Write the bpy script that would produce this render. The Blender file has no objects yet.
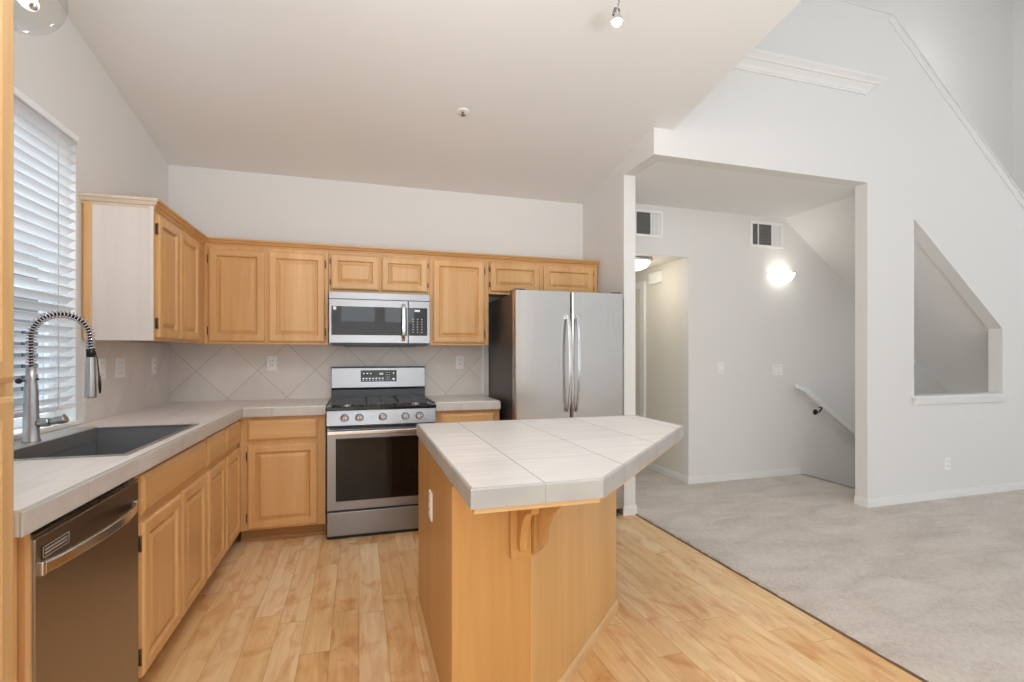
import bpy, bmesh, math, random
from mathutils import Vector, Matrix
random.seed(4)
S = bpy.context.scene
COL = S.collection
PI = math.pi

# ------------------------------------------------------------------ camera, world, light
cd = bpy.data.cameras.new('camera'); cam = bpy.data.objects.new('camera', cd); COL.objects.link(cam)
cam.location = (0, 0, 1.2923)
cam.rotation_euler = (PI/2, 0, -0.2962)
cd.sensor_width = 36; cd.lens = 501.4/1024*36; cd.shift_y = 13.4/1024; cd.clip_start = .05
S.camera = cam
S.view_settings.view_transform = 'Standard'; S.view_settings.look = 'None'
S.view_settings.gamma = 1; S.view_settings.use_curve_mapping = False
S.view_settings.exposure = 0.27
S.cycles.use_denoising = True
S.cycles.max_bounces = 10; S.cycles.diffuse_bounces = 6; S.cycles.glossy_bounces = 5
S.cycles.transparent_max_bounces = 12; S.cycles.caustics_reflective = False; S.cycles.caustics_refractive = False
S.cycles.sample_clamp_indirect = 6

w = bpy.data.worlds.new('sky'); S.world = w; w.use_nodes = True
bg = w.node_tree.nodes['Background']; bg.inputs[0].default_value = (.90, .95, 1, 1); bg.inputs[1].default_value = .62

def area(name, loc, rot, sx, sy, power, col=(1, .985, .96)):
    l = bpy.data.lights.new(name, 'AREA'); l.shape = 'RECTANGLE'; l.size = sx; l.size_y = sy; l.energy = power; l.color = col
    o = bpy.data.objects.new(name, l); COL.objects.link(o); o.location = loc; o.rotation_euler = rot
    return o
# daylight standing in the window openings; low rear and left rear openings are added
DAY = (.90, .955, 1)
area('daylight_high_glass', (5.0, -3.42, 3.75), (PI/2, 0, 0), 4.4, 1.5, 10, DAY)          # faces +Y (into the room)
area('daylight_low_glass', (5.0, -3.42, 1.4), (PI/2, 0, 0), 4.4, 2.2, 5, DAY)
area('daylight_side_windows', (7.88, -0.2, 2.6), (0, PI/2, 0), 4.2, 5.2, 22, DAY)        # faces -X
area('daylight_nook_window', (-.02, -3.42, 2.55), (PI/2, 0, 0), .68, 1.1, 6, DAY)
area('daylight_nook_window', (.86, -3.42, 2.55), (PI/2, 0, 0), .62, 1.1, 6, DAY)
area('daylight_fill_rear_low', (0.35, -3.42, .92), (PI/2, 0, 0), 2.6, 1.3, 30, DAY)  # unseen low opening, added as fill for the ceiling and cabinet fronts
area('daylight_sink_window', (-2.7, 2.5, 4.0), (0, math.radians(-35), 0), 1.6, 2.4, 210, (.93, .97, 1))
area('daylight_fill_left_rear', (-1.42, -1.65, 1.575), (0, -PI/2, 0), 1.5, 2.0, 42, DAY)  # unseen opening, added to brighten the fridge-side wall and island's left face
area('added_uplight_area', (.45, -1.7, .60), (PI, 0, 0), .95, .95, 122, (.93, .965, 1))      # added upward fill for the kitchen ceiling, unseen behind the camera

# ------------------------------------------------------------------ materials
def rgb(h):
    h = h.lstrip('#'); v = [int(h[i:i+2], 16)/255 for i in (0, 2, 4)]
    return tuple(((c/12.92) if c <= .04045 else ((c+.055)/1.055)**2.4) for c in v) + (1,)
def base_mat(name):
    m = bpy.data.materials.new(name); m.use_nodes = True
    n = m.node_tree.nodes; b = n['Principled BSDF']; return m, n, m.node_tree.links, b
def ramp(n, stops):
    r = n.new('ShaderNodeValToRGB'); e = r.color_ramp.elements
    e[0].position, e[0].color = stops[0]; e[1].position, e[1].color = stops[-1]
    for p, c in stops[1:-1]:
        k = e.new(p); k.color = c
    return r
def mapping(n, l, scale, rot=(0, 0, 0), loc=(0, 0, 0)):
    t = n.new('ShaderNodeTexCoord'); m = n.new('ShaderNodeMapping')
    m.inputs['Scale'].default_value = scale; m.inputs['Rotation'].default_value = rot; m.inputs['Location'].default_value = loc
    l.new(t.outputs['Object'], m.inputs['Vector']); return m
def math_(n, l, op, a, b=None, c=None):
    m = n.new('ShaderNodeMath'); m.operation = op
    for i, v in enumerate((a, b, c)):
        if v is None: continue
        if isinstance(v, (int, float)): m.inputs[i].default_value = v
        else: l.new(v, m.inputs[i])
    return m.outputs[0]
def mixc(n, l, f, a, b):
    m = n.new('ShaderNodeMix'); m.data_type = 'RGBA'
    if isinstance(f, (int, float)): m.inputs[0].default_value = f
    else: l.new(f, m.inputs[0])
    for i, v in ((6, a), (7, b)):
        if isinstance(v, tuple): m.inputs[i].default_value = v
        else: l.new(v, m.inputs[i])
    return m.outputs[2]
def bump(n, l, b, h, s, d=.002):
    k = n.new('ShaderNodeBump'); k.inputs['Strength'].default_value = s; k.inputs['Distance'].default_value = d
    l.new(h, k.inputs['Height']); l.new(k.outputs[0], b.inputs['Normal'])

def plain(name, col, rough=.5, metal=0, spec=.5, **kw):
    m, n, l, b = base_mat(name)
    b.inputs['Base Color'].default_value = rgb(col); b.inputs['Roughness'].default_value = rough
    b.inputs['Metallic'].default_value = metal; b.inputs['Specular IOR Level'].default_value = spec
    for k, v in kw.items(): b.inputs[k].default_value = v
    return m
def paint(name, col, rough=.75, var=.015):
    m, n, l, b = base_mat(name)
    mp = mapping(n, l, (60, 60, 60)); nz = n.new('ShaderNodeTexNoise'); nz.inputs['Scale'].default_value = 2.0; nz.inputs['Detail'].default_value = 3
    l.new(mp.outputs[0], nz.inputs['Vector'])
    b.inputs['Base Color'].default_value = rgb(col); b.inputs['Roughness'].default_value = rough; b.inputs['Specular IOR Level'].default_value = .25
    bump(n, l, b, nz.outputs[0], .08, .001); return m
def wood(name, c1, c2, axis='z', rough=.38, streak=1.0, dark=None):
    """fine straight-grained wood, grain running along the axis"""
    m, n, l, b = base_mat(name)
    sc = {'z': (26, 26, 1.1), 'x': (1.1, 26, 26), 'y': (26, 1.1, 26)}[axis]
    mp = mapping(n, l, sc); nz = n.new('ShaderNodeTexNoise'); nz.inputs['Scale'].default_value = 1.6; nz.inputs['Detail'].default_value = 6; nz.inputs['Roughness'].default_value = .6
    nz.inputs['Distortion'].default_value = .4
    l.new(mp.outputs[0], nz.inputs['Vector'])
    sc2 = tuple(v*.12 for v in sc); mp2 = mapping(n, l, sc2); n2 = n.new('ShaderNodeTexNoise'); n2.inputs['Scale'].default_value = 2; n2.inputs['Detail'].default_value = 2
    l.new(mp2.outputs[0], n2.inputs['Vector'])
    f = math_(n, l, 'ADD', math_(n, l, 'MULTIPLY', nz.outputs[0], .55*streak), math_(n, l, 'MULTIPLY', n2.outputs[0], .6))
    r = ramp(n, [(.35, rgb(c2)), (.75, rgb(c1))]); l.new(f, r.inputs[0])
    oi = n.new('ShaderNodeObjectInfo'); hs = n.new('ShaderNodeHueSaturation')
    l.new(r.outputs[0], hs.inputs['Color']); l.new(math_(n, l, 'MULTIPLY_ADD', oi.outputs['Random'], .08, .96), hs.inputs['Value'])
    l.new(hs.outputs[0], b.inputs['Base Color'])
    b.inputs['Roughness'].default_value = rough; b.inputs['Coat Weight'].default_value = .15; b.inputs['Coat Roughness'].default_value = .25
    bump(n, l, b, nz.outputs[0], .05, .001); return m
def steel(name, col='#b9b9bb', rough=.28, axis='x', aniso=.6):
    m, n, l, b = base_mat(name)
    sc = {'x': (1.5, 300, 300), 'z': (300, 300, 1.5), 'y': (300, 1.5, 300)}[axis]
    mp = mapping(n, l, sc); nz = n.new('ShaderNodeTexNoise'); nz.inputs['Scale'].default_value = 1.5; nz.inputs['Detail'].default_value = 2
    l.new(mp.outputs[0], nz.inputs['Vector'])
    b.inputs['Base Color'].default_value = rgb(col); b.inputs['Metallic'].default_value = 1
    l.new(math_(n, l, 'MULTIPLY_ADD', nz.outputs[0], .10, rough-.05), b.inputs['Roughness'])
    bump(n, l, b, nz.outputs[0], .015, .0002); return m
def emit(name, col, s):
    m, n, l, b = base_mat(name)
    b.inputs['Base Color'].default_value = rgb(col); b.inputs['Emission Color'].default_value = rgb(col); b.inputs['Emission Strength'].default_value = s
    return m
def glass(name, tint='#ffffff', rough=.02, mixf=.10):
    m, n, l, b = base_mat(name)
    t = n.new('ShaderNodeBsdfTransparent'); t.inputs[0].default_value = rgb(tint)
    g = n.new('ShaderNodeBsdfGlossy'); g.inputs['Roughness'].default_value = rough
    mx = n.new('ShaderNodeMixShader'); mx.inputs[0].default_value = mixf
    l.new(t.outputs[0], mx.inputs[1]); l.new(g.outputs[0], mx.inputs[2]); l.new(mx.outputs[0], n['Material Output'].inputs[0]); return m

def grid_tile(name, tile, grout, plane, size, off, rot45=False, gw=.0035, rough=.35, streak_axis=None, third=None):
    """ceramic tile with thin grout lines laid out on the named plane; both from object coordinates"""
    m, n, l, b = base_mat(name)
    t = n.new('ShaderNodeTexCoord'); s = n.new('ShaderNodeSeparateXYZ'); l.new(t.outputs['Object'], s.inputs[0])
    ax = {'x': s.outputs[0], 'y': s.outputs[1], 'z': s.outputs[2]}
    def mask(u):   # 1 on the line
        f = math_(n, l, 'FRACT', u); d = math_(n, l, 'MINIMUM', f, math_(n, l, 'SUBTRACT', 1, f))
        return math_(n, l, 'LESS_THAN', d, gw/size/2)
    if rot45:
        a = math_(n, l, 'SUBTRACT', ax[plane[0]], off[0]); c = math_(n, l, 'SUBTRACT', ax[plane[1]], off[1])
        k = 1/(size*math.sqrt(2))
        us = [math_(n, l, 'MULTIPLY', math_(n, l, 'ADD', a, c), k), math_(n, l, 'MULTIPLY', math_(n, l, 'SUBTRACT', a, c), k)]
    else:
        us = [math_(n, l, 'DIVIDE', math_(n, l, 'SUBTRACT', ax[p], o), size) for p, o in zip(plane, off)]
    mk = mask(us[0])
    for u in us[1:]: mk = math_(n, l, 'MAXIMUM', mk, mask(u) if rot45 else math_(n, l, 'MULTIPLY', mask(u), .45))
    cx = n.new('ShaderNodeCombineXYZ')
    for i, u in enumerate(us[:3]): l.new(math_(n, l, 'FLOOR', u), cx.inputs[i])
    wn = n.new('ShaderNodeTexWhiteNoise'); l.new(cx.outputs[0], wn.inputs[0])
    sc = {None: (4, 4, 4), 'x': (2.2, 22, 22), 'y': (22, 2.2, 22)}[streak_axis]
    mp = mapping(n, l, sc); nz = n.new('ShaderNodeTexNoise'); nz.inputs['Scale'].default_value = 1.5; nz.inputs['Detail'].default_value = 5
    l.new(mp.outputs[0], nz.inputs['Vector'])
    f = math_(n, l, 'ADD', math_(n, l, 'MULTIPLY', nz.outputs[0], .8), math_(n, l, 'MULTIPLY', wn.outputs[0], .2))
    r = ramp(n, [(.25, rgb(tile[1])), (.75, rgb(tile[0]))]); l.new(f, r.inputs[0])
    l.new(mixc(n, l, mk, r.outputs[0], rgb(grout)), b.inputs['Base Color'])
    l.new(math_(n, l, 'MULTIPLY_ADD', mk, .4, rough), b.inputs['Roughness'])
    bump(n, l, b, math_(n, l, 'SUBTRACT', 1, mk), .4, .002); return m

def plank_floor():
    m, n, l, b = base_mat('maple_planks')
    t = n.new('ShaderNodeTexCoord'); s = n.new('ShaderNodeSeparateXYZ'); l.new(t.outputs['Object'], s.inputs[0])
    X, Y = s.outputs[0], s.outputs[1]
    W, L = .122, .95
    u = math_(n, l, 'DIVIDE', X, W); ci = math_(n, l, 'FLOOR', u)
    wn = n.new('ShaderNodeTexWhiteNoise'); wn.noise_dimensions = '1D'; l.new(ci, wn.inputs['W'])
    v = math_(n, l, 'ADD', math_(n, l, 'DIVIDE', Y, L), math_(n, l, 'MULTIPLY', wn.outputs[0], 7.3)); ri = math_(n, l, 'FLOOR', v)
    cb = n.new('ShaderNodeCombineXYZ'); l.new(ci, cb.inputs[0]); l.new(ri, cb.inputs[1])
    wp = n.new('ShaderNodeTexWhiteNoise'); wp.noise_dimensions = '3D'; l.new(cb.outputs[0], wp.inputs['Vector'])
    def line(q, g):
        f = math_(n, l, 'FRACT', q); return math_(n, l, 'LESS_THAN', math_(n, l, 'MINIMUM', f, math_(n, l, 'SUBTRACT', 1, f)), g)
    mk = math_(n, l, 'MAXIMUM', line(u, .0022/W/2), line(v, .003/L/2))
    # grain, with its own offset on every plank
    gv = n.new('ShaderNodeCombineXYZ')
    l.new(math_(n, l, 'MULTIPLY', X, 22), gv.inputs[0]); l.new(math_(n, l, 'MULTIPLY', Y, 1.6), gv.inputs[1]); l.new(math_(n, l, 'MULTIPLY', wp.outputs[0], 37), gv.inputs[2])
    g1 = n.new('ShaderNodeTexNoise'); g1.inputs['Scale'].default_value = 1.3; g1.inputs['Detail'].default_value = 6; g1.inputs['Distortion'].default_value = .6; l.new(gv.outputs[0], g1.inputs['Vector'])
    hv = n.new('ShaderNodeCombineXYZ')
    l.new(math_(n, l, 'MULTIPLY', X, 7), hv.inputs[0]); l.new(math_(n, l, 'MULTIPLY', Y, 3.2), hv.inputs[1]); l.new(math_(n, l, 'MULTIPLY', wp.outputs[0], 91), hv.inputs[2])
    g2 = n.new('ShaderNodeTexNoise'); g2.inputs['Scale'].default_value = 1.1; g2.inputs['Detail'].default_value = 4; g2.inputs['Distortion'].default_value = 1.4; l.new(hv.outputs[0], g2.inputs['Vector'])
    r1 = ramp(n, [(.0, rgb('#e2b97f')), (.5, rgb('#ebca97')), (1, rgb('#f1dab2'))]); l.new(wp.outputs[0], r1.inputs[0])
    r2 = ramp(n, [(.28, rgb('#cf9a5c')), (.62, rgb('#ffffff'))]); l.new(g1.outputs[0], r2.inputs[0])
    r3 = ramp(n, [(.28, rgb('#dc9f5e')), (.50, rgb('#ffffff'))]); l.new(g2.outputs[0], r3.inputs[0])
    def mult(a, c, f):
        m_ = n.new('ShaderNodeMix'); m_.data_type = 'RGBA'; m_.blend_type = 'MULTIPLY'; m_.inputs[0].default_value = f
        l.new(a, m_.inputs[6]); l.new(c, m_.inputs[7]); return m_.outputs[2]
    c = mult(mult(r1.outputs[0], r2.outputs[0], .40), r3.outputs[0], .62)
    l.new(mixc(n, l, math_(n, l, 'MULTIPLY', mk, .55), c, rgb('#8a5a2c')), b.inputs['Base Color'])
    l.new(math_(n, l, 'MULTIPLY_ADD', g1.outputs[0], .15, .26), b.inputs['Roughness'])
    bump(n, l, b, math_(n, l, 'SUBTRACT', 1, mk), .3, .001); return m
def carpet_mat():
    m, n, l, b = base_mat('carpet')
    mp = mapping(n, l, (1, 1, 1)); a = n.new('ShaderNodeTexNoise'); a.inputs['Scale'].default_value = 260; a.inputs['Detail'].default_value = 3; l.new(mp.outputs[0], a.inputs['Vector'])
    mp2 = mapping(n, l, (1, 2.2, 1), (0, 0, .5)); c = n.new('ShaderNodeTexNoise'); c.inputs['Scale'].default_value = 2.2; c.inputs['Detail'].default_value = 6; c.inputs['Distortion'].default_value = .8; l.new(mp2.outputs[0], c.inputs['Vector'])
    mp3 = mapping(n, l, (1, 1, 1)); e = n.new('ShaderNodeTexNoise'); e.inputs['Scale'].default_value = 55; e.inputs['Detail'].default_value = 4; l.new(mp3.outputs[0], e.inputs['Vector'])
    f = math_(n, l, 'ADD', math_(n, l, 'MULTIPLY', a.outputs[0], .40), math_(n, l, 'ADD', math_(n, l, 'MULTIPLY', c.outputs[0], .38), math_(n, l, 'MULTIPLY', e.outputs[0], .3)))
    r = ramp(n, [(.36, rgb('#aca096')), (.54, rgb('#cbc1b7')), (.70, rgb('#ddd4cb'))]); l.new(f, r.inputs[0])
    l.new(r.outputs[0], b.inputs['Base Color']); b.inputs['Roughness'].default_value = 1; b.inputs['Specular IOR Level'].default_value = .05
    b.inputs['Sheen Weight'].default_value = .2
    bump(n, l, b, math_(n, l, 'ADD', a.outputs[0], e.outputs[0]), .6, .006); return m

M = dict(palestrip=wood('light_maple', '#e6c79b', '#d3ac78', 'x', .4, .6), islandangled=wood('island_angled_face', '#d8ae74', '#c79b60', 'z', .4),knobm=plain('satin_knob', '#e0e0e1', .35, .45),
    wall=paint('wall_paint', '#e3e2e0'), ceil=paint('ceiling_paint', '#ebebea'), trim=plain('trim_paint', '#e9e9e8', .4),
    hallpaint=paint('hall_paint', '#e2ded4'),
    doorw=wood('maple_door', '#e7bd86', '#cf9c62', 'z', .36, .7), drawerw=wood('maple_drawer', '#e7bd86', '#cf9c62', 'x', .36, .7),
    framew=wood('maple_frame', '#dfb17a', '#c69259', 'z'), crownw=wood('maple_crown', '#d6a66c', '#bd894f', 'x'),
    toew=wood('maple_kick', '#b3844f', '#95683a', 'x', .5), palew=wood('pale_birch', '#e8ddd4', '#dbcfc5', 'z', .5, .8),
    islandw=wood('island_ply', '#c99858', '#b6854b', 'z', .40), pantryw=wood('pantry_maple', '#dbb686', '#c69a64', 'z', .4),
    tile_top=grid_tile('counter_tile', ('#eeebe7', '#ddd8d3'), '#c4bdb6', 'xy', .325, (-.745, 1.40), streak_axis='y', gw=.003),
    tile_island=grid_tile('island_tile', ('#dfdcd9', '#cdc9c5'), '#a49e98', 'xy', .325, (.497, 1.304), streak_axis='x', gw=.004),
    splash=grid_tile('splash_tile', ('#e3dcd5', '#d6cec7'), '#b5aca4', 'xz', .30, (-.125, 1.378), rot45=True, gw=.004, rough=.3),
    splash_side=grid_tile('splash_tile_side', ('#e3dcd5', '#d6cec7'), '#cfc7bf', 'yz', .30, (4.30, 1.353), rot45=True, gw=.003, rough=.3),
    planks=plank_floor(), carpet=carpet_mat(),
    steel=steel('brushed_steel', '#959597', .30, 'x'), steelv=steel('brushed_steel_tall', '#c6c0ba', .25, 'z'),
    dwsteel=steel('dark_steel', '#a2968b', .32, 'z'), bright=plain('polished_steel', '#d6d6d8', .18, 1),
    nickel=steel('brushed_nickel', '#c0c0c2', .38, 'z'), sinksteel=plain('sink_steel', '#8d9196', .42, .55), sinkledge=steel('sink_ledge_steel', '#cbc9c6', .35, 'y'),
    black=plain('black_plastic', '#151517', .35), iron=plain('cast_iron', '#58585a', .45), enamel=plain('black_enamel', '#1b1c1e', .12),
    greyside=plain('charcoal_side', '#4a4644', .4, .3), dglass=plain('black_glass', '#0a0b0e', .03, 0, .5), ovenglass=plain('oven_glass', '#1a120d', .05, 0, .3),
    darkgrey=plain('graphite', '#3b3d40', .35), hinge=plain('antique_brass', '#6e5542', .4, .6),
    white=plain('white_plastic', '#f1f1ef', .35), slat=plain('blind_white', '#f3f5f7', .45, Transmission_Weight=0) if False else plain('blind_white', '#f3f5f7', .45),
    vinyl=plain('window_vinyl', '#eeeeec', .4), slot=plain('slot_dark', '#2a2a2a', .6), duct=plain('duct_dark', '#747474', .8),
    pane=glass('window_pane', '#f4faff', .01, .06), shade=glass('clear_shade', '#f4f6f7', .1, .08),
    lampglass=emit('lit_glass', '#fffaf0', 2.6), hallglass=emit('lit_hall_glass', '#fff3dc', 2.6), bulb=emit('lit_bulb', '#ffffff', 12), softbulb=emit('soft_bulb', '#fff6f0', .9),
    mark=emit('panel_mark', '#dfe6ee', .6), amark=plain('badge_metal', '#d8d4cc', .3, .6), cord=plain('ladder_cord', '#d6d8da', .8), wire=plain('lamp_wire', '#7b7b7b', .4, .6),
    bracket=plain('black_bracket', '#1a1a1a', .4), seam=plain('transition_strip', '#6b5844', .7))

# ------------------------------------------------------------------ mesh helpers
class MB:
    def __init__(s): s.v = []; s.f = []; s.sm = []
    def add(s, vs, fs, smooth=False):
        o = len(s.v); s.v += [tuple(v) for v in vs]; s.f += [tuple(i+o for i in f) for f in fs]; s.sm += [smooth]*len(fs); return s
    def box(s, x0, x1, y0, y1, z0, z1):
        vs = [(x0, y0, z0), (x1, y0, z0), (x1, y1, z0), (x0, y1, z0), (x0, y0, z1), (x1, y0, z1), (x1, y1, z1), (x0, y1, z1)]
        return s.add(vs, [(0, 3, 2, 1), (4, 5, 6, 7), (0, 1, 5, 4), (1, 2, 6, 5), (2, 3, 7, 6), (3, 0, 4, 7)])
    def obox(s, c, size, mat):
        h = [v/2 for v in size]; vs = []
        for z in (-h[2], h[2]):
            for x, y in ((-h[0], -h[1]), (h[0], -h[1]), (h[0], h[1]), (-h[0], h[1])): vs.append(Vector(c)+mat @ Vector((x, y, z)))
        return s.add(vs, [(0, 3, 2, 1), (4, 5, 6, 7), (0, 1, 5, 4), (1, 2, 6, 5), (2, 3, 7, 6), (3, 0, 4, 7)])
    def prism(s, pts, a0, a1, axis='z'):
        """polygon pts extruded from a0 to a1; axis z: (x,y); axis y: (x,z); axis x: (y,z)"""
        f = {'z': lambda p, a: (p[0], p[1], a), 'y': lambda p, a: (p[0], a, p[1]), 'x': lambda p, a: (a, p[0], p[1])}[axis]
        n = len(pts); vs = [f(p, a0) for p in pts]+[f(p, a1) for p in pts]
        return s.add(vs, [tuple(range(n))[::-1], tuple(range(n, 2*n))]+[(i, (i+1) % n, (i+1) % n+n, i+n) for i in range(n)])
    def lathe(s, prof, c=(0, 0, 0), n=24, mat=None, a0=0, a1=2*PI, smooth=True):
        full = abs(a1-a0-2*PI) < 1e-6; k = n if full else n+1; vs = []
        for r, z in prof:
            for i in range(k):
                a = a0+(a1-a0)*i/n; p = Vector((r*math.cos(a), r*math.sin(a), z))
                if mat: p = mat @ p
                vs.append(p+Vector(c))
        fs = []
        for j in range(len(prof)-1):
            for i in range(n):
                i2 = (i+1) % k; fs.append((j*k+i, j*k+i2, (j+1)*k+i2, (j+1)*k+i))
        return s.add(vs, fs, smooth)
    def tube(s, pts, r, n=10, cap=True):
        pts = [Vector(p) for p in pts]; m = len(pts); vs = []; up = None
        rr = r if isinstance(r, (list, tuple)) else [r]*m
        for i, p in enumerate(pts):
            t = (pts[min(i+1, m-1)]-pts[max(i-1, 0)]).normalized()
            if up is None: up = t.orthogonal().normalized()
            else: up = (up-t*up.dot(t)).normalized()
            sd = t.cross(up)
            for k in range(n):
                a = 2*PI*k/n; vs.append(p+(up*math.cos(a)+sd*math.sin(a))*rr[i])
        fs = [(i*n+k, i*n+(k+1) % n, (i+1)*n+(k+1) % n, (i+1)*n+k) for i in range(m-1) for k in range(n)]
        s.add(vs, fs, True)
        if cap: s.add([vs[k] for k in range(n)], [tuple(range(n))[::-1]]); s.add(vs[-n:], [tuple(range(n))])
        return s
    def nested(s, x0, x1, z0, z1, prof, y=0):
        """rings of a panel facing -y: prof = (inset, height toward the viewer)"""
        vs = []; fs = []
        for i, d in prof:
            vs += [(x0+i, y-d, z0+i), (x1-i, y-d, z0+i), (x1-i, y-d, z1-i), (x0+i, y-d, z1-i)]
        for k in range(len(prof)-1):
            for j in range(4): fs.append((k*4+j, k*4+(j+1) % 4, k*4+4+(j+1) % 4, k*4+4+j))
        q = (len(prof)-1)*4; fs.append((q, q+1, q+2, q+3)); fs.append((3, 2, 1, 0))
        return s.add(vs, fs)
    def build(s, name, mat, parent=None, bevel=0, seg=2, tris=False):
        me = bpy.data.meshes.new(name); me.from_pydata(s.v, [], s.f); me.update()
        me.polygons.foreach_set('use_smooth', s.sm)
        bm = bmesh.new(); bm.from_mesh(me); bmesh.ops.remove_doubles(bm, verts=bm.verts, dist=1e-6); bmesh.ops.recalc_face_normals(bm, faces=bm.faces); bm.to_mesh(me); bm.free()
        me.materials.append(mat); o = bpy.data.objects.new(name, me); COL.objects.link(o)
        if parent is not None: o.parent = parent
        if bevel:
            b = o.modifiers.new('bevel', 'BEVEL'); b.width = bevel; b.segments = seg; b.limit_method = 'ANGLE'; b.harden_normals = False
        return o
def tag(o, label, cat, group=None):
    o['label'] = label; o['category'] = cat
    if group: o['group'] = group
    return o
def thing(name, label, cat, loc=(0, 0, 0), rz=0, group=None):
    o = bpy.data.objects.new(name, None); COL.objects.link(o); o.empty_display_size = .1
    o.location = loc; o.rotation_euler = (0, 0, rz); return tag(o, label, cat, group)
def struct(name, mb, mat, **kw):
    o = mb.build(name, mat, **kw); o['kind'] = 'structure'; return o
def plabel(o, t): o['label'] = t; return o

# ------------------------------------------------------------------ key dimensions (metres; camera above the origin, back wall toward +Y)
XL, YB = -1.37, 4.36          # left wall, kitchen back wall
CT, CB = .935, .873           # countertop top and underside
XC, YC = -.745, 3.735         # counter edges
HZ = 2.72; HH = 2.737           # plate height, hall ceiling
YR = -3.5                     # rear wall behind the camera
slope = lambda y: HZ+.175*(YB-y)
XW0, XW1 = 2.035, 2.14        # wall beside the fridge
YP0, YP1 = 3.16, 3.27         # partition wall
YH = 4.25                     # stair hall back wall
XR = 7.96; ZT = 5.75

# ------------------------------------------------------------------ the setting
struct('floor', MB().box(XL-.1, 2.15, YR, YB+.1, -.08, 0), M['planks'])
cp = MB().box(2.15, XR, YR, YP0, -.08, .008).box(2.15, 4.56, YP0, YH, -.08, .008).box(2.15, 3.13, YH, 6.0, -.08, .008)
struct('floor_carpet', cp, M['carpet'])
# ragged cut edge of the carpet along the boards
e = MB(); yy = YR
pts = []
while yy < 3.6: pts.append((2.142+random.uniform(-.006, .004), yy)); yy += .035
poly = pts+[(2.165, 3.6), (2.165, YR)]
vs = []; n_ = len(pts)
for x, y in pts: vs += [(x, y, .0), (x+.010, y, .012+random.uniform(-.002, .003)), (2.17, y, .009)]
fs = [(i*3+k, i*3+3+k, i*3+4+k, i*3+1+k) for i in range(n_-1) for k in range(2)]
e.add(vs, fs, True); struct('trim_1', e, M['carpet'])
struct('trim_2', MB().box(2.130, 2.146, YR, 3.6, 0, .004), M['seam'])
# steps going down behind the partition
st = MB()
for i in range(9):
    st.box(4.56+i*.265, 4.56+(i+1)*.265+.02, YP1, YH, -.19*(i+1)-.12, -.19*(i+1))
    st.box(4.535+i*.265, 4.56+i*.265, YP1, YH, -.19*(i+1)-.05, -.19*i+(.008 if i == 0 else 0))
struct('floor_stairs', st, M['carpet'])
# left wall with the sink window
WY0, WY1, WZ0, WZ1 = 1.75, 3.068, .955, 2.395
struct('wall_left', MB().box(XL-.14, XL, YR, -2.7, 0, 4.2).box(XL-.14, XL, -.6, WY0, 0, 4.2).box(XL-.14, XL, -2.7, -.6, 0, .8).box(XL-.14, XL, -2.7, -.6, 2.35, 4.2).box(XL-.14, XL, WY1, YB+.1, 0, 4.2).box(XL-.14, XL, WY0, WY1, 0, WZ0).box(XL-.14, XL, WY0, WY1, WZ1, 4.2), M['wall'])
struct('wall_back', MB().box(XL-.1, XW1, YB, YB+.1, 0, 3.0), M['wall'])
# wall beside the fridge and the header above the hall opening
wp = MB(); wp.prism([(3.59, 0), (YB+.02, 0), (YB+.02, slope(YB)+.02), (3.59, slope(3.59)+.02)], XW0, XW1, 'x')
wp.prism([(YP1, HH), (3.59, HH), (3.59, slope(3.59)+.02), (YP1, slope(YP1)+.02)], XW0, XW1, 'x')
struct('wall_fridge_side', wp, M['wall'])
# sloped kitchen ceiling
cs = MB(); y0, y1 = YR, YB+.1
cs.prism([(y0, slope(y0)), (y1, slope(y1)), (y1, slope(y1)+.12), (y0, slope(y0)+.12)], XL-.1, 2.19, 'x'); struct('ceiling', cs, M['ceil'])
wu = MB(); wu.prism([(YR, slope(YR)+.12), (YP0-.004, slope(YP0)+.12), (YP0-.004, ZT), (YR, ZT)], 2.09, 2.19, 'x'); struct('wall_above_kitchen', wu, M['wall'])
# partition wall: header, jamb, stair knee wall, five-sided opening
top = lambda x: 4.20 if x < 4.36 else 4.20-.835*(x-4.36)
NX0, NX1, NZ0, NZA, NZB = 4.632, 5.782, .922, 2.478, 1.535
pw = MB()
pw.prism([(XW0, HH), (4.09, HH), (4.09, 4.20), (XW0, 4.20)], YP0, YP1, 'y')
pw.prism([(4.09, 0), (NX0, 0), (NX0, top(NX0)), (4.36, 4.20), (4.09, 4.20)], YP0, YP1, 'y')
pw.prism([(NX0, 0), (NX1, 0), (NX1, NZ0), (NX0, NZ0)], YP0, YP1, 'y')
pw.prism([(NX0, NZA), (NX1, NZB), (NX1, top(NX1)), (NX0, top(NX0))], YP0, YP1, 'y')
pw.prism([(NX1, 0), (XR, 0), (XR, top(XR)), (NX1, top(NX1))], YP0, YP1, 'y')
pw.box(4.56, XR, YP0+.005, YP1, -2.2, 0)
struct('wall_partition', pw, M['wall'])
# cap rail of the knee wall
tk = MB()
d = Vector((1, -.835)).normalized(); nrm = Vector((-d.y, d.x))
def band(p0, p1, lo, hi, ya, yb):
    a = Vector(p0); b = Vector(p1); dd = (b-a).normalized(); nn = Vector((-dd.y, dd.x))
    tk.prism([a+nn*lo, b+nn*lo, b+nn*hi, a+nn*hi], ya, yb, 'y')
A0, A1, A2 = (XW0, 4.20), (4.36, 4.20), (XR, top(XR))
band(A1, A2, -.062, .0, YP0-.008, YP0+.004); band(A1, A2, 0, .012, YP0-.020, YP1+.03)
band(A0, A1, 0, .012, YP0-.010, YP1+.03)
struct('trim_3', tk, M['wall'])
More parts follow.
